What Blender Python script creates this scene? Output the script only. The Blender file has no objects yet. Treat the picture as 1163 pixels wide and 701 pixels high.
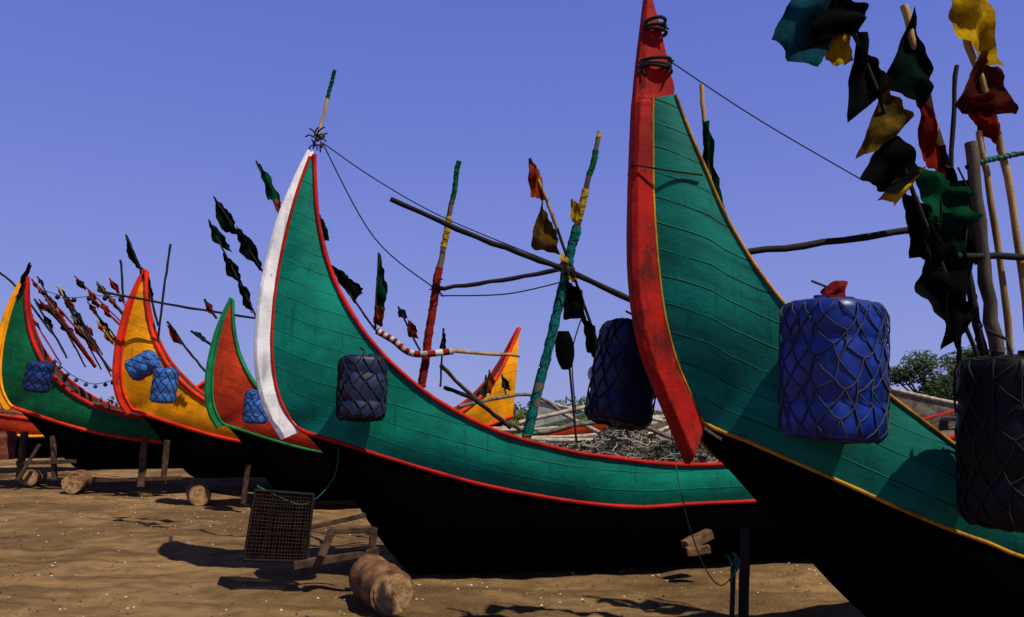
import bpy, math, random
from mathutils import Vector, Matrix, noise
random.seed(7)
scene=bpy.context.scene
F=904.0; CH=1.5; AL=math.atan(115/904.0)
CA,SA=math.cos(AL),math.sin(AL)
def ray(u,v):
    x=(u-581.5)/F; y=(350.5-v)/F
    return Vector((x,CA-y*SA,SA+y*CA))
def W(u,v,Y):
    d=ray(u,v); t=Y/d.y
    return Vector((d.x*t,Y,CH+d.z*t))
# ---------------------------------------------------------------- materials
class NT:
    def __init__(s,name):
        s.m=bpy.data.materials.new(name); s.m.use_nodes=True
        s.t=s.m.node_tree; s.t.nodes.clear()
        s.out=s.t.nodes.new('ShaderNodeOutputMaterial')
        s.b=s.t.nodes.new('ShaderNodeBsdfPrincipled')
        s.t.links.new(s.b.outputs[0],s.out.inputs[0])
        s.b.inputs['Roughness'].default_value=.7
        s.b.inputs['Specular IOR Level'].default_value=.25
        s.tc=s.t.nodes.new('ShaderNodeTexCoord')
    def put(s,sock,v):
        if isinstance(v,bpy.types.NodeSocket): s.t.links.new(v,sock)
        elif isinstance(v,(tuple,list)) and len(v)==3 and sock.type=='RGBA': sock.default_value=(*v,1)
        else: sock.default_value=v
    def math(s,op,a,b=0.0,c=None,clamp=False):
        n=s.t.nodes.new('ShaderNodeMath'); n.operation=op; n.use_clamp=clamp
        s.put(n.inputs[0],a); s.put(n.inputs[1],b)
        if c is not None: s.put(n.inputs[2],c)
        return n.outputs[0]
    def mix(s,f,a,b,mode='MIX'):
        n=s.t.nodes.new('ShaderNodeMix'); n.data_type='RGBA'; n.blend_type=mode
        s.put(n.inputs[0],f); s.put(n.inputs[6],a); s.put(n.inputs[7],b)
        return n.outputs[2]
    def noise(s,scale,vec=None,detail=4,rough=.6,sc=None):
        if vec is None: vec=s.tc.outputs['Object']
        if sc:
            mp=s.t.nodes.new('ShaderNodeMapping'); s.put(mp.inputs[0],vec); mp.inputs['Scale'].default_value=sc; vec=mp.outputs[0]
        n=s.t.nodes.new('ShaderNodeTexNoise'); s.put(n.inputs['Vector'],vec)
        n.inputs['Scale'].default_value=scale; n.inputs['Detail'].default_value=detail; n.inputs['Roughness'].default_value=rough
        return n.outputs[0]
    def ramp(s,f,lo,hi,a=0.0,b=1.0):
        n=s.t.nodes.new('ShaderNodeMapRange'); n.interpolation_type='SMOOTHSTEP'
        s.put(n.inputs[0],f); n.inputs[1].default_value=lo; n.inputs[2].default_value=hi; n.inputs[3].default_value=a; n.inputs[4].default_value=b
        return n.outputs[0]
    def bump(s,h,st=.5,d=.02,prev=None):
        n=s.t.nodes.new('ShaderNodeBump'); s.put(n.inputs['Height'],h); n.inputs['Strength'].default_value=st; n.inputs['Distance'].default_value=d
        if prev is not None: s.put(n.inputs['Normal'],prev)
        return n.outputs[0]
    def fin(s,col,nor=None,rough=None):
        s.put(s.b.inputs['Base Color'],col)
        if nor is not None: s.put(s.b.inputs['Normal'],nor)
        if rough is not None: s.put(s.b.inputs['Roughness'],rough)
        return s.m
def mul(c,k): return tuple(x*k for x in c)
def painted(name,c,plank=.16,wear=.5,seams=True,grv=.7,grime=.6,dirt=0.0):
    n=NT(name)
    n.b.inputs['Specular IOR Level'].default_value=.12
    big=n.noise(2.2,detail=5)
    col=n.mix(n.ramp(big,.3,.7),mul(c,.55),mul(c,1.12))
    uv=n.t.nodes.new('ShaderNodeUVMap').outputs[0] if seams else n.tc.outputs['Object']
    st=n.noise(3.0,vec=uv,detail=6,rough=.7,sc=(1.2,14,1))
    col=n.mix(n.ramp(st,.5,.75,0,.4),col,tuple(min(1,x*1.3+.03) for x in c))
    st3=n.noise(1.6,vec=uv,detail=5,rough=.65,sc=(.8,5,1))
    col=n.mix(n.ramp(st3,.48,.72,0,grime),col,mul(c,.25))
    st2=n.noise(5.0,vec=n.tc.outputs['Object'],detail=5,sc=(3.5,3.5,.35))
    col=n.mix(n.ramp(st2,.56,.74,0,.6),col,mul(c,.22))
    fine=n.noise(45,detail=6,rough=.7)
    mid=n.noise(7,detail=8,rough=.75)
    if dirt: col=n.mix(n.ramp(n.noise(4,detail=9,rough=.75,sc=(1,1,.45)),.5,.66,0,dirt),col,(.05,.008,.005))
    chip=n.ramp(fine,.74-.09*wear,.78-.09*wear)
    col=n.mix(n.math('MULTIPLY',chip,.7),col,(.13,.1,.07))
    chip2=n.ramp(mid,.72-.06*wear,.74-.06*wear)
    col=n.mix(n.math('MULTIPLY',chip2,.8),col,(.07,.05,.035))
    nor=n.bump(fine,.3,.006); nor=n.bump(mid,.3,.02,nor)
    if seams:
        sp=n.t.nodes.new('ShaderNodeSeparateXYZ'); n.put(sp.inputs[0],uv)
        wob=n.noise(1.5,vec=uv,detail=2)
        y=n.math('MULTIPLY_ADD',wob,.05,sp.outputs[1])
        y=n.math('DIVIDE',y,plank)
        fr=n.math('FRACT',y)
        dist=n.math('ABSOLUTE',n.math('SUBTRACT',fr,.5))
        gr=n.ramp(dist,.455,.495)
        wn=n.t.nodes.new('ShaderNodeTexWhiteNoise'); wn.noise_dimensions='1D'
        n.put(wn.inputs['W'],n.math('FLOOR',y))
        col=n.mix(n.math('MULTIPLY',wn.outputs[0],.35),col,mul(c,.42))
        patch=n.ramp(n.noise(3,vec=uv,detail=4,sc=(1,3,1)),.35,.62,.15,grv)
        col=n.mix(n.math('MULTIPLY',gr,patch),col,mul(c,.06))
        nor=n.bump(n.math('SUBTRACT',1.0,n.math('MULTIPLY',gr,patch)),.6,.01,nor)
    return n.fin(col,nor,n.ramp(big,.3,.7,.55,.8))
def wood(name,c,sc=(1,1,1),dark=.35,rs=.85):
    n=NT(name)
    a=n.noise(9,detail=6,sc=sc); b=n.noise(60,detail=4)
    col=n.mix(n.ramp(a,.32,.68),mul(c,dark),mul(c,1.15))
    col=n.mix(n.ramp(b,.55,.75,0,.5),col,mul(c,.5))
    return n.fin(col,n.bump(a,.6,.02,n.bump(b,.4,.005)),rs)
def cloth(name,c,trans=.18):
    n=NT(name)
    n.b.inputs['Specular IOR Level'].default_value=.03
    a=n.noise(5,detail=5); b=n.noise(30,detail=3)
    col=n.mix(n.ramp(a,.35,.7),mul(c,.35),mul(c,1.1))
    n.fin(col,n.bump(a,.5,.03,n.bump(b,.3,.01)),.95)
    tr=n.t.nodes.new('ShaderNodeBsdfTranslucent'); n.put(tr.inputs[0],col)
    mx=n.t.nodes.new('ShaderNodeMixShader'); mx.inputs[0].default_value=trans
    n.t.links.new(n.b.outputs[0],mx.inputs[1]); n.t.links.new(tr.outputs[0],mx.inputs[2]); n.t.links.new(mx.outputs[0],n.out.inputs[0])
    return n.m
def plain(name,c,r=.6,sc=12,bs=.3,spec=.25,lo=.6):
    n=NT(name); a=n.noise(sc,detail=5)
    n.b.inputs['Specular IOR Level'].default_value=spec
    return n.fin(n.mix(n.ramp(a,.3,.7),mul(c,lo),mul(c,1.1)),n.bump(a,bs,.01),r)
TEAL=(.002,.24,.16); YEL=(1.0,.37,.003); WHT=(.9,.89,.88)
m_teal=painted('paint_teal',TEAL,plank=.17,grv=.6,grime=.4); m_teal2=painted('paint_teal_deep',(.002,.175,.128),plank=.15,grv=1.0,grime=.8,wear=.7)
m_yel=painted('paint_yellow',YEL,wear=.2,grv=.6,grime=.15); m_redp=painted('paint_red_panel',(.55,.045,.01)); m_grn=painted('paint_green',(.003,.13,.045))
s_white=painted('stem_white',WHT,seams=False,wear=.9,grime=.15); s_red=painted('stem_red',(.48,.01,.006),seams=False,wear=.7); s_red1=painted('stem_red_worn',(.42,.01,.006),seams=False,wear=1.1,grime=.85,dirt=.85)
s_yel=painted('stem_yellow',YEL,seams=False,wear=.3,grime=.2); s_grn=painted('stem_green',(.01,.2,.06),seams=False,wear=.3)
s_or=painted('stem_orange',(.7,.03,.006),seams=False,wear=.3,grime=.3); s_gold=painted('trim_gold',(.52,.24,.012),seams=False,wear=1,grime=.8,dirt=.7)
m_tar=plain('tar_black',(.0012,.0011,.001),.95,6,.4,.01)
m_deck=wood('deck_wood',(.2,.155,.11),(1,8,1)); m_inner=wood('inner_wood',(.11,.08,.055),(1,6,4))
m_pole=wood('weathered_pole',(.1,.075,.05),(1,1,.3)); m_dark=wood('dark_pole',(.012,.009,.007),(1,1,.3)); m_bamboo=wood('bamboo',(.42,.26,.08),(1,1,.2),.45)
m_log=wood('log_bark',(.2,.095,.04),(1,1,1)); m_logend=wood('log_end',(.36,.21,.09),(2,2,2),.35); m_timber=wood('timber',(.085,.045,.024),(1,1,1)); m_pale=wood('pale_timber',(.42,.36,.28),(1,3,1),.5)
m_rope=plain('rope',(.016,.016,.013),.9); m_gray=plain('rope_grey',(.04,.05,.07),.9); m_rg=plain('rope_green',(.02,.11,.08),.9)
m_blue=plain('plastic_blue',(.006,.03,.27),.38,7,.25,.35,.35); m_blue2=plain('plastic_lightblue',(.04,.16,.52),.45,7,.25,.3); m_blk=plain('plastic_black',(.003,.003,.005),.5,7,.25,.2)
m_navy=plain('plastic_navy',(.004,.012,.075),.45,7,.25,.25,.3)
m_wht=plain('buoy_white',(.6,.6,.55),.5); m_redr=plain('red_plastic',(.16,.01,.008),.8,20,.8,.05)
n=NT('net_heap');vo=n.t.nodes.new('ShaderNodeTexVoronoi');vo.inputs['Scale'].default_value=34;vo.feature='DISTANCE_TO_EDGE';n.put(vo.inputs['Vector'],n.tc.outputs['Object'])
a=n.noise(6,detail=7,rough=.7);col=n.mix(n.ramp(vo.outputs[0],.02,.16),(.36,.32,.24),(.03,.025,.018));col=n.mix(n.ramp(a,.38,.62),mul((.07,.06,.05),.5),col)
m_net=n.fin(col,n.bump(n.ramp(vo.outputs[0],0,.2,1,0),.9,.02,n.bump(a,.9,.05)),.95)
C={k:cloth('cloth_'+k,c) for k,c in dict(black=(.003,.004,.004),green=(.003,.055,.02),dgreen=(.002,.014,.008),teal=(.006,.06,.08),yellow=(.5,.29,.006),olive=(.11,.065,.008),red=(.2,.01,.005),orange=(.36,.05,.008),brown=(.085,.014,.005),white=(.7,.68,.65)).items()}
W_={k:plain('wrap_'+k,c,.9,30,.6,.05,.3) for k,c in dict(green=(.008,.1,.035),yellow=(.42,.27,.015),red=(.26,.015,.008),teal=(.006,.12,.105)).items()}
# ---------------------------------------------------------------- mesh helper
class M:
    def __init__(s): s.v=[];s.f=[];s.uv=[];s.mi=[]
    def add(s,vs,fs,mi=0,uv=None):
        o=len(s.v); s.v+= [tuple(p) for p in vs]; s.f+=[[i+o for i in f] for f in fs]; s.mi+=[mi]*len(fs)
        s.uv+= uv if uv else [(p[0],p[2]) for p in vs]
    def grid(s,rows,mi=0,uv=None,closed=False):
        n=len(rows);k=len(rows[0]);vs=[p for r in rows for p in r];fs=[]
        for i in range(n-1):
            for j in range(k if closed else k-1):
                j2=(j+1)%k
                fs.append([i*k+j,i*k+j2,(i+1)*k+j2,(i+1)*k+j])
        s.add(vs,fs,mi,[q for r in uv for q in r] if uv else None)
    def tube(s,pts,r,sides=8,mi=0,jit=0):
        pts=[Vector(p) for p in pts]
        if not isinstance(r,(list,tuple)): r=[r]*len(pts)
        t0=(pts[1]-pts[0]).normalized()
        a=t0.orthogonal().normalized(); rows=[]
        for i,p in enumerate(pts):
            t=(pts[min(i+1,len(pts)-1)]-pts[max(i-1,0)]).normalized()
            a=(a-t*a.dot(t)); a=a.normalized() if a.length>1e-6 else t.orthogonal().normalized()
            b=t.cross(a); rr=r[i]*(1+random.uniform(-jit,jit))
            rows.append([p+(a*math.cos(q)+b*math.sin(q))*rr for q in [2*math.pi*k/sides for k in range(sides)]])
        s.grid(rows,mi,closed=True)
        s.add(rows[0],[list(range(sides))[::-1]],mi); s.add(rows[-1],[list(range(sides))],mi)
    def box(s,c,sz,rot=None,mi=0):
        R=rot or Matrix.Identity(3); vs=[]
        for x in(-.5,.5):
            for y in(-.5,.5):
                for z in(-.5,.5): vs.append(Vector(c)+R@Vector((x*sz[0],y*sz[1],z*sz[2])))
        s.add(vs,[[0,1,3,2],[4,6,7,5],[0,4,5,1],[2,3,7,6],[0,2,6,4],[1,5,7,3]],mi)
    def obj(s,name,mats,parent=None,smooth=True,bevel=0):
        me=bpy.data.meshes.new(name); me.from_pydata(s.v,[],s.f)
        if not isinstance(mats,(list,tuple)): mats=[mats]
        for m in mats: me.materials.append(m)
        u=me.uv_layers.new(name='UVMap')
        for l in me.loops: u.data[l.index].uv=s.uv[l.vertex_index]
        for i,p in enumerate(me.polygons): p.material_index=s.mi[i]; p.use_smooth=smooth
        me.update()
        o=bpy.data.objects.new(name,me); scene.collection.objects.link(o)
        if parent: o.parent=parent
        if bevel:
            b=o.modifiers.new('b','BEVEL'); b.width=bevel; b.segments=2
        return o
def empty(name,loc=(0,0,0)):
    e=bpy.data.objects.new(name,None); e.location=loc; e.empty_display_size=.1; scene.collection.objects.link(e); return e
def cr(P,n):
    P=[Vector(p) for p in P]; out=[]
    for i in range(len(P)-1):
        p0=P[max(i-1,0)];p1=P[i];p2=P[i+1];p3=P[min(i+2,len(P)-1)]
        for k in range(n):
            t=k/n; out.append(.5*((2*p1)+(p2-p0)*t+(2*p0-5*p1+4*p2-p3)*t*t+(3*p1-p0-3*p2+p3)*t**3))
    out.append(P[-1]); return out
# ---------------------------------------------------------------- boats
class Frame:
    def __init__(s,u,v,Y,th):
        s.O=W(u,v,Y); s.O.z=0; s.th=th
        s.h=Vector((math.cos(th),math.sin(th),0)); s.m=Vector((math.sin(th),-math.cos(th),0))
    def hit(s,u,v,w):
        d=ray(u,v); cam=Vector((0,0,CH)); t=(w+s.O.dot(s.m))/d.dot(s.m)
        p=cam+d*t; q=p-s.O
        return (q.dot(s.h),w,p.z)
def fit(fr,rows,stem):
    return [(fr.hit(a,b,w),fr.hit(c,d,x)) for a,b,w,c,d,x in rows],[(fr.hit(a,b,.06),fr.hit(c,d,.06)) for a,b,c,d in stem]
def boat(O,th,prof,stem,ib,tail,cols,zoff=0,scale=1,trim=.022,keelz=.06,stemw=.055,pU=2.6,gun=1.15,run=1.3):
    e=empty('fishing_boat',(O.x,O.y,zoff)); e.rotation_euler=(0,0,th); e.scale=(scale,)*3
    L=[p[0] for p in prof];U=[p[1] for p in prof]
    lL,lU=Vector(L[-1]),Vector(U[-1]); eL,eU=Vector(tail[0]),Vector(tail[1])
    N=8
    for k in range(1,N+1):
        f=k/N; g=f**2.3; wf=(1-f**2.2)
        L.append((lL.x+(eL.x-lL.x)*f, .04+(lL.y-.04)*wf, lL.z+(eL.z-lL.z)*g))
        U.append((lU.x+(eU.x-lU.x)*f, .04+(lU.y-.04)*(1-f**2.6), lU.z+(eU.z-lU.z)*(f**pU)))
    n=4; Ls=cr(L,n);Us=cr(U,n); base=ib*n
    B=Ls[base]
    def zw(s,sc=.42):
        if s<B.x: return B.z-(s-B.x)*sc
        for i in range(base,len(Ls)-1):
            if Ls[i].x<=s<=Ls[i+1].x:
                f=(s-Ls[i].x)/max(1e-6,Ls[i+1].x-Ls[i].x); return Ls[i].z*(1-f)+Ls[i+1].z*f
        return Ls[-1].z
    K=10
    for side,nm in((-1,'hull_side_near'),(1,'hull_side_far')):
        g=M();rows=[];uvs=[];gi=M();ri=[]
        for a,b in zip(Ls,Us):
            r=[];q=[];rn=[]
            for k in range(K+1):
                t=k/K; p=a.lerp(b,t); bulge=.05*math.sin(math.pi*t)*min(1,(b-a).length/.6)
                w=p.y+bulge; r.append((p.x,side*w,p.z)); q.append((p.x,p.z-zw(p.x)))
                rn.append((p.x,side*max(.002,w-.035),p.z))
            rows.append(r);uvs.append(q);ri.append(rn)
        g.grid(rows,0,uvs); g.obj(nm,cols['panel'],e)
        gi.grid(ri); gi.obj('inner_planking',m_inner,e)
    g=M();zB=B.z; sE=Ls[-1].x; zE=Ls[-1].z; rows=[]
    def keel(s):
        x=min(1,max(0,(s-B.x)/run)); a=1-(x*x*(3-2*x)*.4+.6*x)
        y=min(1,max(0,(sE-s)/2.6)); b=(1-y)**2
        return keelz+(zB-keelz)*a+(zE-keelz)*b
    for side in(-1,1):
        rows=[]
        for i in range(base,len(Ls)):
            a=Ls[i];zk=min(a.z,keel(a.x)); r=[]
            for q in range(11):
                t=q/10*math.pi/2; w=.03+(a.y-.03)*math.cos(t)**.6; z=a.z-(a.z-zk)*math.sin(t)**1.05
                r.append((a.x,side*w,z))
            rows.append(r)
        g.grid(rows)
    g.obj('tarred_hull',m_tar,e)
    for side in(-1,1):
        for nm,path,r,mt in(('wale',Ls[base:],trim,cols['wale']),('stem_edge',Ls[:base+1],trim*.75,cols['edge']),('gunwale',Us,trim*gun,cols['sheer'])):
            g=M();g.tube([(p.x,side*(p.y+.006),p.z) for p in path],r,8,jit=.1);g.obj(nm,mt,e)
    So=cr([a for a,b in stem],4);Si=cr([b for a,b in stem],4);g=M();rows=[]
    for i,(a,b) in enumerate(zip(So,Si)):
        w=stemw*(.55+.45*min(1,i/len(So)*2.5)); c=a.lerp(b,.22+random.uniform(-.04,.04))
        w*=1+random.uniform(-.03,.03)
        rows.append([(b.x,-w,b.z),(c.x,-w,c.z),(a.x,-w*.55,a.z),(a.x,w*.55,a.z),(c.x,w,c.z),(b.x,w,b.z)])
    g.grid(rows,closed=True);g.add(rows[0],[[0,1,2,3,4,5]]);g.add(rows[-1],[[5,4,3,2,1,0]])
    g.obj('stem_post',cols['stem'],e,smooth=False,bevel=.006)
    g=M();rows=[]
    for i in range(base+4,len(Us)-3):
        b=Us[i]; 
        if b.y<.2: continue
        z=b.z-.17; w=b.y-.03; rows.append([(b.x,w*(k/4-1),z+.03*(1-abs(k/4-1)))for k in range(9)])
    g.grid(rows);g.obj('deck',m_deck,e)
    g=M()
    for i in range(base+8,len(Us)-6,5):
        b=Us[i]; g.box((b.x,0,b.z-.05),(.09,2*b.y-.08,.05))
    g.obj('thwarts',m_deck,e,False,.005)
    return e,Us,Ls
TH=math.radians(15)
fr2=Frame(330,497,7.5,TH)
rows2=[(352,178,.04,357,176,.045),(338,217,.05,358,210,.06),(325,265,.05,361,247,.09),(315,315,.05,369,286,.13),(310,360,.05,381,321,.19),(309,400,.05,397,352,.27),(314,440,.05,417,382,.37),(325,468,.05,439,407,.47),(341,488,.06,465,431,.57),
(380,501,.26,495,454,.67),(430,517,.45,530,474,.77),(490,535,.62,570,492,.86),(550,551,.74,615,505,.93),(610,563,.84,660,515,.98),(670,572,.9,705,521,1.0),(730,576,.93,745,526,1.0),(790,572,.94,790,528,1.0)]
stem2=[(349,168,358,172),(331,205,340,214),(313,250,328,256),(300,300,318,305),(291,350,311,355),(288,400,309,402),(292,440,314,441),(302,471,325,468),(319,500,343,489)]
p2,s2=fit(fr2,rows2,stem2)
eb2,U2,L2=boat(fr2.O,TH,p2,s2,8,((8.2,0,1.15),(8.7,0,1.75)),dict(panel=m_teal,wale=s_red,sheer=s_red,edge=s_red,stem=s_white),keelz=-.03,run=1.05,trim=.019)
fr1=Frame(800,480,4.6,TH)
rows1=[(741,112,.05,767,108,.07),(741,170,.05,783,150,.1),(742,230,.05,801,192,.14),(747,300,.05,820,237,.19),(755,360,.05,842,277,.25),(768,410,.05,864,311,.32),(783,445,.05,887,341,.39),(800,480,.06,913,370,.46),
(850,502,.27,947,401,.53),(900,524,.42,987,432,.6),(960,550,.55,1032,466,.67),(1020,577,.65,1077,500,.73),(1070,598,.7,1122,532,.78),(1120,616,.75,1167,562,.82),(1180,635,.79,1222,590,.85)]
stem1=[(736,-6,743,-6),(732,28,752,28),(727,72,761,72),(724,106,767,106),(723,120,744,122),(721,170,741,170),(719,230,742,230),(719,300,747,300),(725,360,755,360),(737,410,768,410),(755,455,783,446),(786,528,801,482)]
p1,s1=fit(fr1,rows1,stem1)
eb1,U1,L1=boat(fr1.O,TH,p1,s1,7,((7.2,0,1.3),(7.8,0,2.2)),dict(panel=m_teal2,wale=s_gold,sheer=s_gold,edge=s_gold,stem=s_red1),trim=.011,keelz=-.02,stemw=.06,gun=.8,run=1.6)
def pos(u,Y): return Vector(((u-581.5)/F*Y,Y,0))
eb4,_,_=boat(pos(152,15.0),math.radians(14),p2,s2,8,((7.35,0,1.2),(7.5,0,3.05)),dict(panel=m_yel,wale=s_or,sheer=s_or,edge=s_or,stem=s_or),zoff=.17,trim=.035,pU=4.5,run=1.1)
eb5,_,_=boat(pos(15,16.0),math.radians(16),p2,s2,8,((6.6,0,1.3),(7.1,0,2.2)),dict(panel=m_grn,wale=s_or,sheer=s_red,edge=s_yel,stem=s_yel),zoff=.24,trim=.035)
eb3,_,_=boat(pos(254,12.5),math.radians(15),p2,s2,8,((9.4,0,1.3),(9.7,0,2.35)),dict(panel=m_redp,wale=s_grn,sheer=s_grn,edge=s_grn,stem=s_grn),zoff=.3,scale=.74,trim=.03,pU=3.5,keelz=-.3)
eb6,_,_=boat(pos(-105,19.5),math.radians(16),p2,s2,8,((6.6,0,1.3),(7.1,0,2.2)),dict(panel=m_redp,wale=s_yel,sheer=s_or,edge=s_yel,stem=s_or),zoff=.24,trim=.035)
def skiff(u,Y,L,wd,z0,zs,th,mat,matin):
    e=empty('wooden_skiff',pos(u,Y)); e.rotation_euler=(0,0,th); e.location.z=z0
    for nm,off,mt in(('hull',0,mat),('inner_planking',.03,matin)):
        g=M();rows=[]
        for i in range(25):
            s=-1+i/12; w=max(.01,wd*(1-abs(s)**2.6)-off); sh=zs+.35*abs(s)**2.5; k=(.45*abs(s)**3)+off
            r=[]
            for q in range(13):
                a=math.pi*q/12; r.append((s*L/2,-w*math.copysign(abs(math.cos(a))**.6,math.cos(a)),sh-(sh-k)*math.sin(a)**.8))
            rows.append(r)
        g.grid(rows);g.obj(nm,mt,e)
        if off==0:
            g=M()
            for sd in(0,-1): g.tube([r[sd] for r in rows],.03,6)
            g.obj('gunwale',m_pale,e)
    g=M()
    for s in(-.6,-.3,0,.3,.6): g.box((s*L/2,0,zs-.06+.35*abs(s)**2.5),(.14,2*wd*(1-abs(s)**2.6)-.02,.04))
    g.obj('thwarts',m_pale,e,False,.006)
    # blocks under keel
    g=M()
    for s in(-.5,.5): g.box((s*L/2,0,-z0/2+.03),(.2,wd*1.2,z0+.06))
    g.obj('keel_blocks',m_timber,e,False,.01)
    return e
m_offw=painted('paint_offwhite',(.5,.47,.42),seams=False,wear=1)
skiff(640,12.6,4.6,.65,.5,.55,math.radians(25),m_offw,m_deck)
skiff(560,14.6,5,.7,.5,.65,math.radians(10),wood('brown_hull',(.3,.17,.08)),m_deck)
skiff(735,16.5,5,.7,.5,.85,math.radians(20),m_offw,m_deck)
skiff(1120,12.8,5,.8,.45,1.0,math.radians(30),wood('grey_hull',(.2,.16,.12)),m_deck)
skiff(1085,20,5,.8,.3,1.0,math.radians(-20),s_red,m_deck)
# ---------------------------------------------------------------- poles, flags, ropes
def flag(parent,q,Y,mat,nm='flag'):
    a,b,c,d=[W(x,y,Y) for x,y in q]; n=12; rows=[];ph=random.uniform(0,6)
    size=((a-c).length+(b-d).length)/2
    for i in range(n+1):
        r=[]
        for j in range(n+1):
            s=i/n;t=j/n; p=(a.lerp(b,s)).lerp(d.lerp(c,s),t)
            k=math.sin(s*6+ph+t*2)*.06+math.sin(s*12+t*3+ph*2)*.03+math.sin(t*9+ph)*.03
            e=noise.noise(Vector((s*5+ph,t*5,ph)))*.06
            p=p+Vector((e*size,k*size*1.4,.7*e*size)); r.append(p)
        rows.append(r)
    g=M();g.grid(rows); return g.obj(nm,mat,parent)
def pole(name,pts,r,mat=None,segs=None,flags=(),r2=None):
    e=empty(name,W(*pts[0]))
    P=cr([W(*p) for p in pts],6); N=len(P)
    r2=r2 or r
    off=Vector(e.location)
    g=M(); rr=[r+(r2-r)*i/(N-1) for i in range(N)]
    rr=[x*(1+.06*math.sin(i*2.1)) for i,x in enumerate(rr)]
    w=[Vector((random.uniform(-1,1),0,random.uniform(-1,1)))*r*.35 for _ in P]
    g.tube([p-off+w[i] for i,p in enumerate(P)],rr,9,jit=.05); g.obj('shaft',mat or m_dark,e)
    for a,b,m in (segs or []):
        i0=int(a*(N-1));i1=max(i0+1,int(b*(N-1)))
        g=M();sub=[P[i]-off+w[i] for i in range(i0,i1+1)]; sub=cr(sub,6)
        g.tube(sub,[(r+(r2-r)*(a+b)/2)*1.15*(1+.06*math.sin(k*1.9)) for k in range(len(sub))],9,jit=.08)
        g.obj('wrapping',m,e)
        R=(r+(r2-r)*(a+b)/2)*1.22;g=M();sp=[]
        t=(sub[-1]-sub[0]).normalized();o1=t.orthogonal().normalized();o2=t.cross(o1)
        for k in range(len(sub)): 
            an=k*1.3; sp.append(sub[k]+(o1*math.cos(an)+o2*math.sin(an))*R)
        if len(sp)>3: g.tube(cr(sp,3),.004,4);g.obj('binding',m_rope,e)
    for q,Y,m in flags:
        o=flag(e,q,Y,C[m]); 
        for v in o.data.vertices: v.co-=off
    return e
def rope(name,pts,r,mat,sub=8):
    P=cr([W(*p) for p in pts],sub); off=P[0]
    e=empty(name,off); g=M(); g.tube([p-off for p in P],r,6); g.obj('strand',mat,e); return e
pole('bow_pole',[(380,80,7.7),(372,112,7.7),(361,158,7.6)],.016,m_bamboo,[(0,.55,W_['green'])],[])
pole('flag_pole',[(521,184,8.2),(508,260,8.2),(495,330,8.1),(479,440,8.0)],.022,m_pole,[(0,.24,W_['green']),(.28,.48,W_['yellow']),(.58,1,W_['red'])],r2=.04)
pole('steering_oar',[(682,150,8.4),(662,230,8.35),(645,300,8.3),(598,500,8.1)],.024,m_pole,[(0,.07,m_bamboo),(.12,.24,W_['green']),(.28,.45,W_['yellow']),(.5,1,W_['teal'])],r2=.052)
pole('boom',[(444,227,7.7),(560,276,7.9),(640,306,8.15),(735,350,8.4),(800,380,8.7)],.026,m_dark,r2=.036)
pole('boom',[(497,328,8.12),(570,318,8.2),(641,305,8.25)],.02,m_dark,r2=.026)
pole('boom',[(512,399,8.0),(590,404,8.2)],.018,m_bamboo)
pole('flag_pole',[(602,180,8.3),(640,280,8.3),(692,428,8.3),(720,515,8.2)],.016,m_dark,[(.12,.3,m_bamboo)],
 [([(600,178),(614,196),(620,228),(601,224)],8.28,'orange'),([(614,230),(631,262),(636,290),(602,280)],8.28,'olive'),([(634,285),(652,300),(656,322),(640,316)],8.26,'yellow'),([(648,226),(660,232),(657,258),(648,248)],8.3,'yellow'),([(643,318),(660,330),(666,362),(639,362)],8.27,'black'),([(661,358),(676,372),(684,414),(667,400)],8.27,'black')])
rope('mooring_rope',[(366,162,7.6),(425,270,7.8),(494,328,8.1)],.007,m_rope)
rope('mooring_rope',[(366,162,7.6),(430,206,7.8),(510,250,8.0),(640,303,8.25)],.006,m_rope)
rope('mooring_rope',[(500,336,8.1),(575,334,8.15),(640,320,8.25)],.007,m_rg)
rope('hanging_rope',[(645,305,8.2),(663,345,8.25),(650,400,8.25),(654,470,8.2)],.007,m_rope)
def tangle(u,v,Y,n,R,mat=m_rope,r=.008):
    e=empty('rope_lashing',W(u,v,Y));g=M()
    for i in range(n):
        a=random.uniform(0,6.28);b=random.uniform(-1,1)
        p=Vector((math.cos(a)*R,math.sin(a)*R,b*R*1.4)); q=p+Vector((random.uniform(-1.8,1.8),random.uniform(-1,1),random.uniform(-1.4,1.4)))*R
        g.tube([p,(p+q)/2+Vector((0,0,.02)),q],r,5)
    g.obj('strands',mat,e)
tangle(362,160,7.55,26,.05); tangle(641,306,8.15,20,.05); tangle(497,328,8.05,12,.04)
e=empty('landing_net',W(640,378,8.1));g=M();off=e.location
rows=[]
for i in range(7):
    t=i/6; wv=11*math.sin(math.pi*(.12+.8*t))**.6
    rows.append([W(640+t*3-wv,376+t*44,8.1)-off,W(640+t*3,376+t*44,8.02)-off,W(640+t*3+wv,376+t*44,8.1)-off])
g.grid(rows);g.obj('mesh_bag',C['black'],e);g=M();g.tube([W(643,376,8.1)-off,W(655,505,8.1)-off],.012,6);g.obj('handle',m_dark,e)
e=empty('striped_fender',W(428,376,7.9));P=cr([W(428,376,7.9),W(447,387,7.9),W(470,402,7.9),W(515,399,8.0)],6);n=len(P)
for i in range(n-1):
    g=M();g.tube([P[i]-e.location,P[i+1]-e.location],.034,9);g.obj('band_%d'%i,[W_['red'],C['white']][i%2],e)
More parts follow.
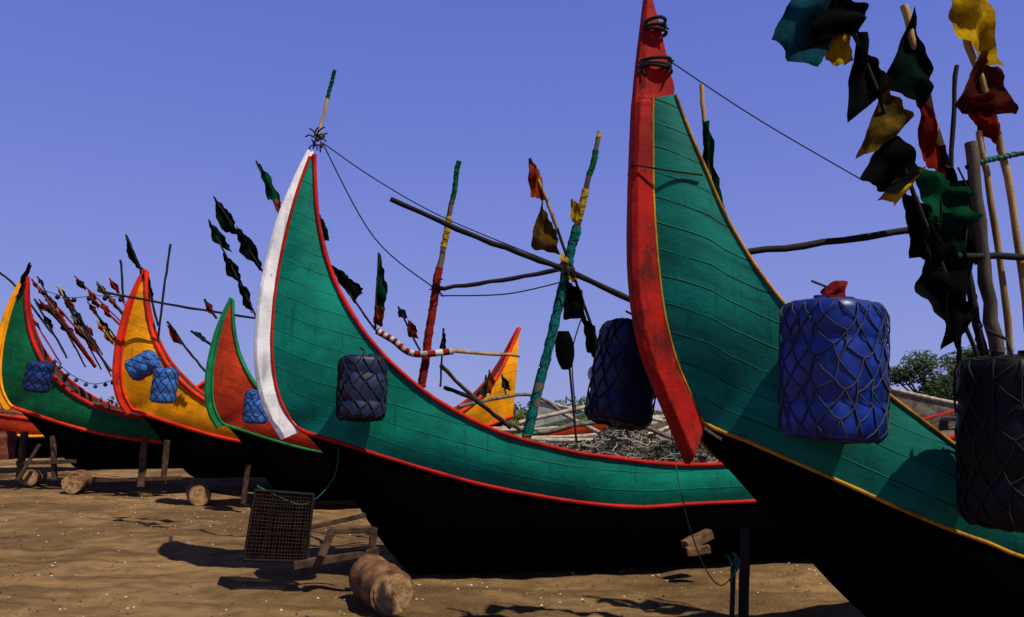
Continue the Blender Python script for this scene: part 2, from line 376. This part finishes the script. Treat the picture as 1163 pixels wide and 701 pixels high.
for pts,fl in [
 ([(291,183,9),(318,245,9),(350,330,9)],[([(290,181),(304,198),(320,230),(304,227)],9,'green'),([(309,226),(318,228),(322,244),(314,240)],9,'orange')]),
 ([(243,224,9.6),(298,308,9.6),(330,360,9.6)],[([(242,223),(263,243),(272,268),(251,261)],9.6,'dgreen'),([(267,255),(290,278),(299,309),(274,288)],9.6,'black')]),
 ([(237,250,10),(290,358,10),(305,395,10)],[([(236,249),(255,268),(264,287),(242,275)],10,'dgreen'),([(253,287),(271,303),(275,322),(258,313)],10,'black'),([(269,317),(281,328),(288,358),(276,345)],10,'black')]),
 ([(357,236,8.6),(372,300,8.6)],[([(358,238),(368,250),(374,272),(361,277)],8.6,'dgreen')]),
 ([(366,290,8.5),(410,352,8.5),(430,380,8.5)],[([(368,295),(390,310),(413,328),(403,346)],8.5,'black')]),
 ([(430,287,8.2),(426,374,8.2)],[([(430,287),(441,328),(435,352),(425,346)],8.2,'green'),([(426,346),(438,350),(434,372),(425,367)],8.2,'orange')]),
 ([(452,348,9),(482,408,9)],[([(452,350),(460,352),(463,362),(452,360)],9,'black'),([(463,362),(472,370),(476,385),(463,382)],9,'red')]),
 ([(504,373,9),(500,440,9)],[([(504,374),(507,385),(506,400),(499,396)],9,'black')]),
 ([(556,420,11),(552,450,11)],[([(556,421),(562,432),(558,448),(547,444)],11,'orange')]),
 ([(552,426,11),(548,460,11)],[([(552,428),(556,438),(552,452),(544,448)],11,'green')]),
 ([(570,425,12),(575,450,12)],[([(570,426),(578,434),(580,444),(570,440)],12,'dgreen')])]:
    pole('flag_pole',pts,.012,m_dark,flags=fl)
for pts,r,m in [([(500,415,9.2),(560,470,10.2),(600,492,10.5)],.025,m_pole),([(520,462,10),(600,448,10.5),(640,470,10.6)],.024,m_deck),([(590,480,9.4),(680,462,9.6),(752,478,9.8)],.026,m_pale),([(610,492,9),(700,478,9.2),(770,500,9.2)],.028,m_deck),([(640,470,10),(700,500,9),(760,512,8.6)],.024,m_pale),([(505,440,9.5),(540,455,9.8),(580,486,10)],.025,m_dark)]:
    pole('oar',pts,r,m)
# boat 1 rig
pole('flag_pole',[(796,96,4.85),(801,150,4.85),(812,250,4.85),(830,330,4.85)],.014,m_bamboo,flags=[([(796,136),(807,146),(822,246),(798,215)],4.83,'green')])
pole('boom',[(842,288,4.75),(960,272,4.9),(1110,252,5.1)],.02,m_dark,r2=.024)
pole('bamboo_mast',[(1027,7,5),(1048,92,5),(1080,215,5),(1122,430,5),(1140,540,5)],.024,m_bamboo,[(.42,1,m_dark)])
pole('flag_pole',[(1086,74,5.1),(1081,200,5.1),(1090,420,5.1)],.015,m_dark)
pole('wooden_mast',[(1102,164,4.8),(1118,300,4.8),(1135,430,4.8),(1148,560,4.8)],.036,m_pole,r2=.045)
pole('bamboo_mast',[(1113,150,4.9),(1140,330,4.9),(1160,520,4.9)],.02,m_bamboo)
pole('bamboo_mast',[(1096,40,4.9),(1138,170,4.9),(1168,375,4.9),(1185,520,4.9)],.022,m_bamboo,flags=[([(1083,-14),(1130,-10),(1135,80),(1077,38)],4.85,'yellow'),([(1112,60),(1136,80),(1151,132),(1082,122)],4.86,'brown'),([(1086,112),(1124,108),(1136,170),(1118,150)],4.87,'red')])
pole('crossbar',[(1098,190,4.8),(1130,180,4.85),(1175,172,4.9)],.014,m_dark,[(.2,.8,m_rg)])
pole('crossbar',[(1085,290,4.75),(1175,293,4.85)],.022,m_dark)
pole('flag_pole',[(925,-40,4.7),(975,50,4.7),(1040,225,4.75),(1112,410,4.8)],.014,m_dark,flags=[
 ([(902,-10),(975,10),(925,80),(872,50)],4.7,'teal'),([(930,-14),(984,8),(977,36),(918,48)],4.66,'black'),([(928,56),(964,28),(968,70),(948,77)],4.72,'yellow'),
 ([(970,24),(991,58),(1014,98),(960,142)],4.7,'black'),([(1006,90),(1035,134),(1003,170),(978,176)],4.69,'olive'),([(1010,144),(1054,188),(1016,222),(974,206)],4.7,'black'),([(1014,206),(1050,190),(1020,232),(1000,226)],4.73,'yellow'),
 ([(1036,10),(1055,78),(1053,122),(1004,96)],4.95,'dgreen'),([(1046,103),(1063,140),(1080,210),(1044,186)],4.95,'red'),
 ([(1036,188),(1105,213),(1110,252),(1052,254)],4.8,'green'),([(1022,210),(1054,236),(1071,306),(1041,290)],4.78,'black'),
 ([(1060,282),(1109,300),(1098,398),(1040,332)],4.78,'black'),([(1072,330),(1100,345),(1102,372),(1072,398)],4.75,'black'),([(1060,230),(1088,250),(1100,310),(1070,300)],4.77,'dgreen'),([(1044,256),(1077,262),(1082,292),(1056,302)],4.74,'black'),([(1072,190),(1098,208),(1114,300),(1084,302)],4.9,'black')])
rope('mooring_rope',[(757,67,4.6),(860,135,4.68),(980,205,4.75)],.004,m_rope)
rope('mooring_rope',[(1088,190,4.8),(1100,230,4.8),(1090,330,4.8)],.006,m_rope)
rope('hanging_rope',[(752,400,4.9),(768,530,4.5),(790,620,4.5),(815,664,4.5),(834,650,4.5),(836,628,4.5)],.0035,m_rg)
rope('hanging_rope',[(385,508,7.1),(378,545,7.05),(345,573,7.0),(300,556,7.0),(292,552,7)],.006,m_rg)
rope('hanging_rope',[(832,628,4.5),(840,640,4.5),(828,660,4.5)],.006,m_rg)
tangle(834,637,4.5,10,.022,m_rg,.004)
e=empty('rope_lashing',W(743,50,4.5))
for vv,w0 in((27,13),(32,13),(37,14),(70,19),(75,19),(80,20)):
    g=M();c=W(743,vv,4.52)-e.location;rr=w0*4.6/F
    g.tube([c+Vector((math.cos(a)*rr,math.sin(a)*.075,math.sin(a+vv)*.012)) for a in [k*2*math.pi/16 for k in range(17)]],.011,6);g.obj('turn',m_rope,e)
g=M()
for k in range(12):
    c=W(random.choice([724,760,727])+random.uniform(-3,5),75+random.uniform(-6,8),4.47)-e.location;g.tube([c,c+Vector((random.uniform(-.05,.05),-.02,random.uniform(-.06,.03)))],.006,5)
for k in range(7):
    c=W(752+random.uniform(-3,3),32+random.uniform(-6,6),4.47)-e.location;g.tube([c,c+Vector((random.uniform(-.0,.05),-.02,random.uniform(-.04,.03)))],.006,5)
g.obj('ends',m_rope,e)
e=empty('stem_band',W(742,190,4.5))
g=M();cL=W(719,187,4.42)-e.location;cR=W(798,199,4.42)-e.location
g.tube([cL+Vector((0,.2,0)),cL,(cL+cR)/2+Vector((0,-.0,-.004)),cR],.006,6);g.obj('strand',m_rope,e)
# far rigs
random.seed(11)
for pts,fl in [
 ([(143,267,15),(165,320,15),(180,370,15)],[([(143,268),(153,285),(160,308),(147,295)],15,'black'),([(158,300),(168,315),(176,342),(163,330)],15,'black')]),
 ([(194,277,15),(186,330,15),(178,400,15)],[]),
 ([(112,331,14.5),(200,347,14.6),(292,362,14.8)],[]),
 ([(137,295,15.5),(140,340,15.5)],[]),
 ([(34,298,15.8),(22,332,15.9)],[([(34,299),(36,305),(26,325),(22,322)],15.8,'black')]),
 ([(0,310,16.5),(22,330,16.3),(60,380,16.2)],[]),
 ([(217,376,14),(240,392,14)],[([(217,376),(228,378),(240,391),(232,388)],14,'green')]),
 ([(190,365,15),(215,400,15),(236,425,15)],[([(190,368),(200,375),(207,392),(196,388)],15,'red')]),
 ([(232,340,14),(246,362,14)],[([(232,340),(240,346),(244,358),(234,354)],14,'red')])]:
    pole('flag_pole',pts,.022,m_dark,flags=fl)
cols=['red','black','orange','black','dgreen','black','brown','olive']
for i in range(26):
    u=28+i*3.8+random.uniform(-5,5); v=random.uniform(303,372)+ (6 if i>14 else 0); Y=random.uniform(16.5,17.6)
    du=random.uniform(30,62);dv=random.uniform(45,85)
    fl=[]
    for k in range(random.choice([1,2,2,3])):
        t=.02+k*.24; a=(u+du*t,v+dv*t);s=random.uniform(6,11)
        fl.append(([a,(a[0]+s*.9,a[1]+s*.6),(a[0]+s*1.2,a[1]+s*1.6),(a[0]+s*.1,a[1]+s*.9)],Y,random.choice(cols)))
    pole('flag_pole',[(u,v,Y),(u+du*.5,v+dv*.5,Y),(u+du,v+dv,Y)],random.uniform(.014,.026),random.choice([m_dark,m_dark,m_pole,W_['red'],m_bamboo]),flags=fl)
def ball(g,c,r,sz=1.0,mi=0,seg=10):
    rows=[]
    for i in range(seg+1):
        a=math.pi*i/seg; rows.append([Vector(c)+Vector((math.sin(a)*math.cos(b)*r,math.sin(a)*math.sin(b)*r,math.cos(a)*r*sz)) for b in [2*math.pi*k/seg for k in range(seg)]])
    g.grid(rows,mi,closed=True)
for a,(pp,mt,st,rr) in enumerate([([(50,330,16),(80,338,16),(110,336,16),(140,338,16)],m_blk,4,.05),([(62,408,15.6),(80,425,15.6),(105,436,15.6),(128,432,15.6)],m_gray,3,.04)]):
    e=empty('float_line',W(*pp[0]));P=cr([W(*q) for q in pp],7);g=M()
    g.tube([p-e.location for p in P],.008,5);g.obj('line',m_rope,e);g=M()
    for p in P[::st]: ball(g,p-e.location-Vector((0,0,.05)),rr)
    g.obj('floats',mt,e)
# ---------------------------------------------------------------- barrels
def barrel(u,v,Y,h,r,tilt,mat,netmat,name='plastic_barrel',yaw=0,cap=None,nn=(7,12),nr=.005):
    e=empty(name,W(u,v,Y)); e.rotation_euler=(math.radians(random.uniform(-4,4)),math.radians(tilt),yaw)
    prof=[(-.5,.5),(-.495,.8),(-.475,.92),(-.43,.98),(-.26,1.0),(-.235,.965),(-.205,.965),(-.18,1.0),(0,1.0),(.18,1.0),(.205,.965),(.235,.965),(.26,1.0),(.42,.98),(.475,.92),(.495,.78),(.5,.5)]
    S=40
    def rad(a): return (abs(math.cos(a))**3+abs(math.sin(a))**3)**(-1/3)
    g=M();rows=[]
    for z,k in prof: rows.append([(math.cos(a)*r*k*rad(a),math.sin(a)*r*k*rad(a),z*h) for a in [2*math.pi*i/S for i in range(S)]])
    g.grid(rows,closed=True);g.add(rows[0],[list(range(S))[::-1]]);g.add(rows[-1],[list(range(S))])
    g.tube([(r*.4,0,h*.49),(r*.4,0,h*.55)],r*.18,14); g.tube([(-r*.45,0,h*.49),(-r*.45,0,h*.53)],r*.13,14)
    g.obj('body',mat,e)
    g=M();nz,na=nn
    J=[[(random.uniform(-.14,.14),random.uniform(-.022,.022)) for _ in range(na)] for _ in range(nz+1)]
    def sur(a,z):
        zz=abs(z)/h; k=1.005 if zz<.43 else 1.005-(min(zz,.495)-.43)/.065*.17
        R=r*k*rad(a)+nr*.6; return (math.cos(a)*R,math.sin(a)*R,z)
    def pa(i,j): return ((j+(.5 if i%2 else 0))*2*math.pi/na+J[i][j%na][0],(-.485+.97*i/nz)*h+(J[i][j%na][1] if 0<i<nz else 0))
    def seg(p,q): g.tube([sur(p[0]+(q[0]-p[0])*t,p[1]+(q[1]-p[1])*t-.01*math.sin(math.pi*t)) for t in(0,.25,.5,.75,1)],nr,5)
    for i in range(nz):
        for j in range(na):
            if i%2==0: seg(pa(i,j),pa(i+1,j)); seg(pa(i,j+1),pa(i+1,j))
            else: seg(pa(i,j),pa(i+1,j)); seg(pa(i,j),pa(i+1,j+1))
    for i in(0,nz):
        for j in range(na): 
            seg(pa(i,j),pa(i,j+1)); p=sur(*pa(i,j)); g.tube([p,(p[0]*.3,p[1]*.3,(.515 if i else -.515)*h)],nr,5)
    g.obj('netting',netmat,e)
    if cap: g=M();g.tube([(r*-.05,0,h*.5),(0,0,h*.54),(.01,0,h*.58),(0.0,0,h*.61),(-.01,0,h*.62)],[r*.3,r*.28,r*.22,r*.27,r*.16],12,jit=.18);g.obj('float_cap',cap,e)
    g=M();g.tube([(0,0,h*.5),(0.02,.05,h*.62),(0.0,.14,h*.68)],nr*1.6,6);g.obj('hanger',netmat,e)
    return e
barrel(946,421,3.98,.69,.225,3,m_blue,m_gray,cap=m_redr,nn=(9,15),nr=.0042,yaw=.5)
barrel(710,425,5.15,.66,.19,14,m_navy,m_rope,yaw=.4)
barrel(1154,502,3.75,.78,.215,2,m_blk,m_rope,yaw=.3,nn=(8,13))
barrel(411,441,6.98,.55,.2,2,plain('plastic_navy2',(.008,.02,.065),.5,7,.25,.3),m_rope,yaw=.4,nr=.006)
barrel(163,415,14.3,.48,.2,60,m_blue2,m_gray,nr=.006,nn=(6,8));barrel(187,438,14.1,.6,.19,5,m_blue2,m_gray,nr=.006,nn=(6,9))
barrel(44,428,15.2,.55,.21,10,plain('plastic_blue3',(.012,.045,.22),.5,7,.25,.25),m_rope,nr=.007,nn=(6,9));barrel(291,462,11.9,.48,.16,3,m_blue2,m_gray,nr=.006,nn=(6,9))
# ---------------------------------------------------------------- deck load
def heap(name,pts,rx,ry,rz,mat,frm,strands=110):
    for (s,w,z,k) in pts:
        e=empty(name,frm.O+frm.h*s+frm.m*w+Vector((0,0,z)));g=M();rows=[];sd=random.uniform(0,50)
        S=64
        def nf(d): return 1+.3*noise.noise(d*1.8+Vector((sd,0,0)))+.12*noise.noise(d*6+Vector((sd,0,0)))+.07*noise.noise(d*16+Vector((sd,0,0)))
        for i in range(25):
            a=math.pi/2*i/24
            rows.append([])
            for q in range(S):
                b=2*math.pi*q/S; d=Vector((math.sin(a)*math.cos(b),math.sin(a)*math.sin(b),math.cos(a)))
                n=nf(d)
                rows[-1].append((d.x*rx*k*n,d.y*ry*k*n,d.z*rz*k*n))
        g.grid(rows,closed=True);g.obj('heap',mat,e)
        gs=[M(),M()]
        for t in range(strands):
            a=random.uniform(0,6.28);el=random.uniform(.1,1.5);P=[]
            for q in range(8):
                a+=random.uniform(.02,.25);el+=random.uniform(-.16,.16);d=Vector((math.sin(el)*math.cos(a),math.sin(el)*math.sin(a),math.cos(el)))
                n=nf(d)
                P.append((d.x*rx*k*n*1.02,d.y*ry*k*n*1.02,d.z*rz*k*n*1.02+random.uniform(.002,.02)))
            gs[t%3==0].tube(P,.005,4)
        gs[0].obj('lines',m_rope,e); gs[1].obj('float_lines',m_pale,e)
heap('fishing_net_pile',[(3.0,.2,.9,1),(3.75,.4,.88,.85),(3.5,-.3,.9,1.15),(2.5,0,.98,.6),(4.5,.1,.88,1.2)],.55,.36,.3,m_net,fr2)
e=empty('net_float',W(675,425,8.4));g=M();ball(g,(0,0,0),.07,1.3,0,14);ball(g,(-.02,0,-.2),.06,1.2,0,14);ball(g,(.08,.03,-.02),.05,1.2,0,12);ball(g,(.02,.03,-.4),.06,1.2,0,12);g.tube([(0,0,.25),(0,0,0),(-.02,0,-.2),(.02,.03,-.45)],.008,5);g.obj('floats',m_wht,e)
heap('net_bundle',[(1.9,.1,1.1,.5)],.5,.4,.32,plain('net_green',(.05,.1,.06),.95,40,1.0),fr2,50)
# ---------------------------------------------------------------- supports
def log(u,v,Y,L,r,ang,name='log'):
    c=W(u,v,Y); c.z=r-.02
    e=empty(name,c); d=Vector((math.cos(ang),math.sin(ang),0)); g=M();n=12
    sw=random.uniform(0,6)
    def bend(t): return Vector((0,0,.015*math.sin(t*5+sw)))
    g.tube([d*(L*(i/n-.5))+bend(i/n) for i in range(n+1)],[r*(1+.07*math.sin(i*1.1+sw)+random.uniform(-.03,.03)) for i in range(n+1)],18,jit=.03);g.obj('trunk',m_log,e)
    g=M()
    for s in(-1,1):
        rows=[[Vector((0,0,0))+d*(s*(L/2+.012))+bend((s+1)/2)+(Vector((-d.y,d.x,0))*math.cos(a)+Vector((0,0,1))*math.sin(a))*r*k*.93*(1+.04*math.sin(3*a+sw)) for a in [q*2*math.pi/18 for q in range(18)]] for k in(.05,.5,.9,1)]
        g.grid(rows,closed=True)
    g.obj('cut_end',m_logend,e); return e
log(432,662,6.45,.58,.165,math.radians(-62))
log(88,543,15.2,.7,.19,math.radians(-75));log(225,562,13.2,.8,.16,math.radians(-65));log(40,525,16.5,1.0,.16,math.radians(-70))
def timber(name,parts,mat=m_timber):
    e=empty(name,W(*parts[0][0]));e.location.z=0
    for i,(a,b,t) in enumerate(parts):
        A=W(*a)-e.location;B=W(*b)-e.location;g=M();d=B-A
        n=5;rows=[]
        for k in range(n+1):
            j=lambda:random.uniform(.86,1.06)*t/2
            z=d.length*(k/n-.5); rows.append([(-j(),-j()*.8,z),(j(),-j()*.8,z),(j(),j()*.8,z),(-j(),j()*.8,z)])
        g.grid(rows,closed=True);g.add(rows[0],[[3,2,1,0]]);g.add(rows[-1],[[0,1,2,3]])
        o=g.obj('beam_%d'%i,mat,e,False,t*.1); o.location=(A+B)/2; o.rotation_mode='QUATERNION'; o.rotation_quaternion=d.to_track_quat('Z','Y')
    return e
timber('launching_trestle',[((335,642,6.9),(430,626,7.0),.09),((352,562,7.1),(345,650,7.0),.06),((425,600,7.0),(420,645,7.0),.07),((372,603,6.9),(425,602,6.9),.06),((365,632,6.8),(378,600,6.9),.06),((340,602,7.0),(415,585,7.0),.05)])
timber('launching_trestle',[((165,495,14.6),(160,553,14.5),.12),((190,500,14.6),(185,550,14.6),.1),((110,546,14.6),(205,543,14.5),.09),((205,552,13.6),(290,564,13.0),.09),((282,528,12.2),(276,572,12.2),.08)])
timber('launching_trestle',[((28,490,16),(22,545,16),.13),((60,495,15.8),(62,545,15.8),.1),((20,526,15.8),(85,524,15.7),.1),((45,505,15.8),(20,545,15.7),.08)])
timber('mooring_post',[((847,600,4.75),(843,745,4.6),.055),((833,640,4.6),(830,745,4.6),.03)],m_dark)
timber('wooden_chock',[((778,620,7.3),(806,606,7.4),.11),((780,627,7.2),(806,624,7.2),.09)],wood('chock',(.15,.08,.035),(1,1,1)))
timber('wooden_crate',[((5,490,16.3),(3,522,16.3),.4)],wood('crate',(.22,.06,.03)))
e=empty('fish_trap',W(316,600,7.0));off=e.location
cs=[(290,557),(356,562),(348,638),(277,636)]
g=M();gm=M()
fr=[[W(a,b,Y)-off for a,b in cs] for Y in(6.9,7.25)]
for k in range(4):
    g.tube([fr[0][k],fr[0][(k+1)%4]],.014,6);g.tube([fr[1][k],fr[1][(k+1)%4]],.014,6);g.tube([fr[0][k],fr[1][k]],.014,6)
for q in range(2):
    a,b,c,d=fr[q]
    for i in range(1,19):
        t=i/19;gm.tube([a.lerp(b,t),a.lerp(b,t).lerp(d.lerp(c,t),.5)+Vector((random.uniform(-.01,.01),0,0)),d.lerp(c,t)+Vector((random.uniform(-.006,.006),0,0))],.005,4);gm.tube([a.lerp(d,t),a.lerp(d,t).lerp(b.lerp(c,t),.5)+Vector((0,0,random.uniform(-.012,.006))),b.lerp(c,t)],.005,4)
a0,b0,c0,d0=fr[0];a1,b1,c1,d1=fr[1]
for i in range(1,15):
    t=i/15
    gm.tube([a0.lerp(d0,t),a1.lerp(d1,t)],.005,4);gm.tube([b0.lerp(c0,t),b1.lerp(c1,t)],.005,4);gm.tube([d0.lerp(c0,t),d1.lerp(c1,t)],.005,4)
mid=[p.lerp(q,.35) for p,q in zip(*fr)]
g2=M();g2.add(mid,[[0,1,2,3]]);g2.obj('dark_inner',C['black'],e)  # flat black sheet across the trap, makes its inside dark
g.obj('frame',m_dark,e);gm.obj('mesh',wood('rusty_mesh',(.03,.01,.007)),e)
# ---------------------------------------------------------------- ground
def axis(n,near,far,c=0):
    out=[]
    for i in range(-n,n+1):
        t=i/n; out.append(c+math.copysign(near*abs(t)+far*abs(t)**6,t))
    return out
xs=axis(240,22,900,-2);ys=axis(240,22,1500,10)
def gz(x,y):
    f=max(0,1-max(0,math.hypot(x,y-10)-30)/30)
    return f*(.05*noise.noise(Vector((x*.35,y*.35,0)))+.035*noise.noise(Vector((x*1.3,y*1.3,3)))+.03*noise.noise(Vector((x*3.2,y*3.2,7)))+.014*noise.noise(Vector((x*7,y*7,2)))) -.02
g=M();g.grid([[(x,y,gz(x,y)) for x in xs] for y in ys])
n=NT('sand');n.b.inputs['Specular IOR Level'].default_value=.06
a=n.noise(.45,detail=6);b=n.noise(3.5,detail=6);c=n.noise(35,detail=6,rough=.75);d=n.noise(180,detail=3)
col=n.mix(n.ramp(a,.36,.64),(.13,.075,.032),(.36,.215,.09))
col=n.mix(n.ramp(b,.42,.65,0,.6),col,(.13,.075,.033))
col=n.mix(n.ramp(c,.5,.72,0,.5),col,(.46,.3,.155))
col=n.mix(n.ramp(d,.58,.68,0,.75),col,(.05,.03,.016))
trk=n.noise(1.6,detail=5,sc=(.35,2.2,1)); col=n.mix(n.ramp(trk,.5,.64,0,.6),col,(.1,.06,.027))
vo=n.t.nodes.new('ShaderNodeTexVoronoi');vo.inputs['Scale'].default_value=3.2;vo.feature='SMOOTH_F1';n.put(vo.inputs['Vector'],n.tc.outputs['Object'])
nor=n.bump(n.ramp(vo.outputs[0],0,.35),.5,.07);nor=n.bump(b,.8,.12,nor);nor=n.bump(trk,.7,.07,nor);nor=n.bump(c,.7,.04,nor);nor=n.bump(d,.6,.012,nor)
g.obj('sand_ground',n.fin(col,nor,.95))
g=M();g3=M()
for i in range(4500):
    x=random.uniform(-11,4);y=random.uniform(5.3,15); 
    if noise.noise(Vector((x*.6,y*.6,9)))<0 and random.random()<.8: continue
    z=gz(x,y)+.004;s=random.uniform(.005,.02);a=random.uniform(0,6.28)
    vs=[(x+math.cos(a+k*1.57)*s*random.uniform(.5,1),y+math.sin(a+k*1.57)*s*random.uniform(.5,1),z) for k in range(4)]+[(x,y,z+s*.5)]
    (g if random.random()<.45 else g3).add(vs,[[0,1,4],[1,2,4],[2,3,4],[3,0,4]])
g.obj('shell_fragments',plain('shell',(.6,.5,.4),.8),smooth=False);g3.obj('beach_debris',plain('debris',(.06,.035,.02),.9),smooth=False)
# ---------------------------------------------------------------- vegetation
def leafm(name,c):
    n=NT(name);a=n.noise(.9,detail=3);b=n.noise(9,detail=2)
    col=n.mix(n.ramp(a,.35,.65),mul(c,.5),mul(c,1.5));return n.fin(n.mix(n.ramp(b,.4,.6,0,.5),col,mul(c,1.6)),None,.8)
m_leaf=leafm('foliage',(.018,.04,.008));m_leaf2=leafm('foliage_far',(.045,.065,.018))
def leaves(g,c,R,num,s):
    for _ in range(num):
        d=Vector((random.gauss(0,1),random.gauss(0,1),random.gauss(0,1))).normalized()*random.random()**.4
        p=Vector(c)+Vector((d.x*R[0],d.y*R[1],d.z*R[2]));a=Vector((random.gauss(0,1),random.gauss(0,1),random.gauss(0,1))).normalized();b=a.orthogonal().normalized()
        k=s*random.uniform(.6,1.4);g.add([p-a*k,p+b*k*.5,p+a*k,p-b*k*.5],[[0,1,2,3]])
def tree(u,Y,h,spread):
    c=W(u,465,Y);c.z=0;e=empty('tree',c);g=M();g.tube([(0,0,0),(.1,0,h*.25),(0,.1,h*.5),(.1,0,h*.7)],[.2,.16,.1,.05],8)
    tips=[]
    for k in range(20):
        a=k*2.4;r=spread*random.uniform(.2,.9);z=h*(random.uniform(.45,.95)-.25*(r/spread)**2)
        g.tube([(0,0,h*.25),(math.cos(a)*r*.5,math.sin(a)*r*.5,z*.7),(math.cos(a)*r,math.sin(a)*r,z)],[.09,.06,.03],6);tips.append((math.cos(a)*r,math.sin(a)*r,z))
    g.obj('trunk',m_pole,e);g=M()
    for t in tips+[(0,0,h*.85),(0,0,h*.6)]:
        R=random.uniform(.4,.75);leaves(g,t,(R*spread*.5,R*spread*.5,R*h*.22),280,.11)
    g.obj('crown',m_leaf,e)
tree(1060,42,4.5,2.7);tree(1104,44,4.9,2.8)
g=M()
for i in range(140):
    x=random.uniform(-60,70);y=random.uniform(75,110);h=random.uniform(.8,2.4)*(1+.6*noise.noise(Vector((x*.08,0,0))))
    leaves(g,(x,y,h*.5),(random.uniform(1.5,3.5),1.5,h*.6),90,.3)
g.obj('distant_vegetation',m_leaf2)
g=M()
for i in range(26):
    x=random.uniform(14,30);y=random.uniform(34,46)
    leaves(g,(x,y,.5),(1.6,1.2,.7),110,.13)
for i in range(14):
    x=random.uniform(.5,3.5);y=random.uniform(34,40)
    leaves(g,(x,y,.6),(1.0,.8,.9),110,.12)
g.obj('beach_shrubs',m_leaf2)
# ---------------------------------------------------------------- light & camera
S=Vector((.40,-.36,.84)).normalized()
el=math.asin(S.z);az=math.atan2(S.x,S.y)
sd=bpy.data.lights.new('sun','SUN');sd.energy=5.0;sd.angle=math.radians(.5);sd.color=(1,.93,.8)
so=bpy.data.objects.new('sun',sd);scene.collection.objects.link(so);so.rotation_mode='QUATERNION';so.rotation_quaternion=S.to_track_quat('Z','Y')
w=bpy.data.worlds.new('World');scene.world=w;w.use_nodes=True;t=w.node_tree;bg=t.nodes['Background']
sk=t.nodes.new('ShaderNodeTexSky');sk.sky_type='NISHITA';sk.sun_disc=False;sk.sun_elevation=el;sk.sun_rotation=az;sk.air_density=1.0;sk.dust_density=.3;sk.ozone_density=5
tc=t.nodes.new('ShaderNodeTexCoord');sp=t.nodes.new('ShaderNodeSeparateXYZ');t.links.new(tc.outputs['Generated'],sp.inputs[0])
cr_=t.nodes.new('ShaderNodeValToRGB');t.links.new(sp.outputs[2],cr_.inputs[0])
el_=cr_.color_ramp.elements
el_[0].position=0.0;el_[0].color=(.28,.32,.68,1);el_[1].position=1.0;el_[1].color=(.01,.015,.06,1)
for p_,c_ in((.15,(.215,.265,.68,1)),(.32,(.155,.205,.64,1)),(.48,(.115,.165,.58,1)),(.62,(.04,.06,.22,1))):
    q=el_.new(p_);q.color=c_
sc_=t.nodes.new('ShaderNodeVectorMath');sc_.operation='SCALE';sc_.inputs['Scale'].default_value=14.0;t.links.new(cr_.outputs[0],sc_.inputs[0])
mx=t.nodes.new('ShaderNodeMix');mx.data_type='RGBA';mx.inputs[0].default_value=.88
t.links.new(sk.outputs[0],mx.inputs[6]);t.links.new(sc_.outputs[0],mx.inputs[7]);t.links.new(mx.outputs[2],bg.inputs[0]);bg.inputs[1].default_value=.075
cd=bpy.data.cameras.new('camera');cd.sensor_width=36;cd.lens=F/1163*36;cd.clip_end=5000;cd.clip_start=.05
co=bpy.data.objects.new('camera',cd);scene.collection.objects.link(co);co.location=(0,0,CH);co.rotation_euler=(math.pi/2+AL,0,0);scene.camera=co
scene.view_settings.view_transform='Standard';scene.view_settings.look='None';scene.view_settings.exposure=0
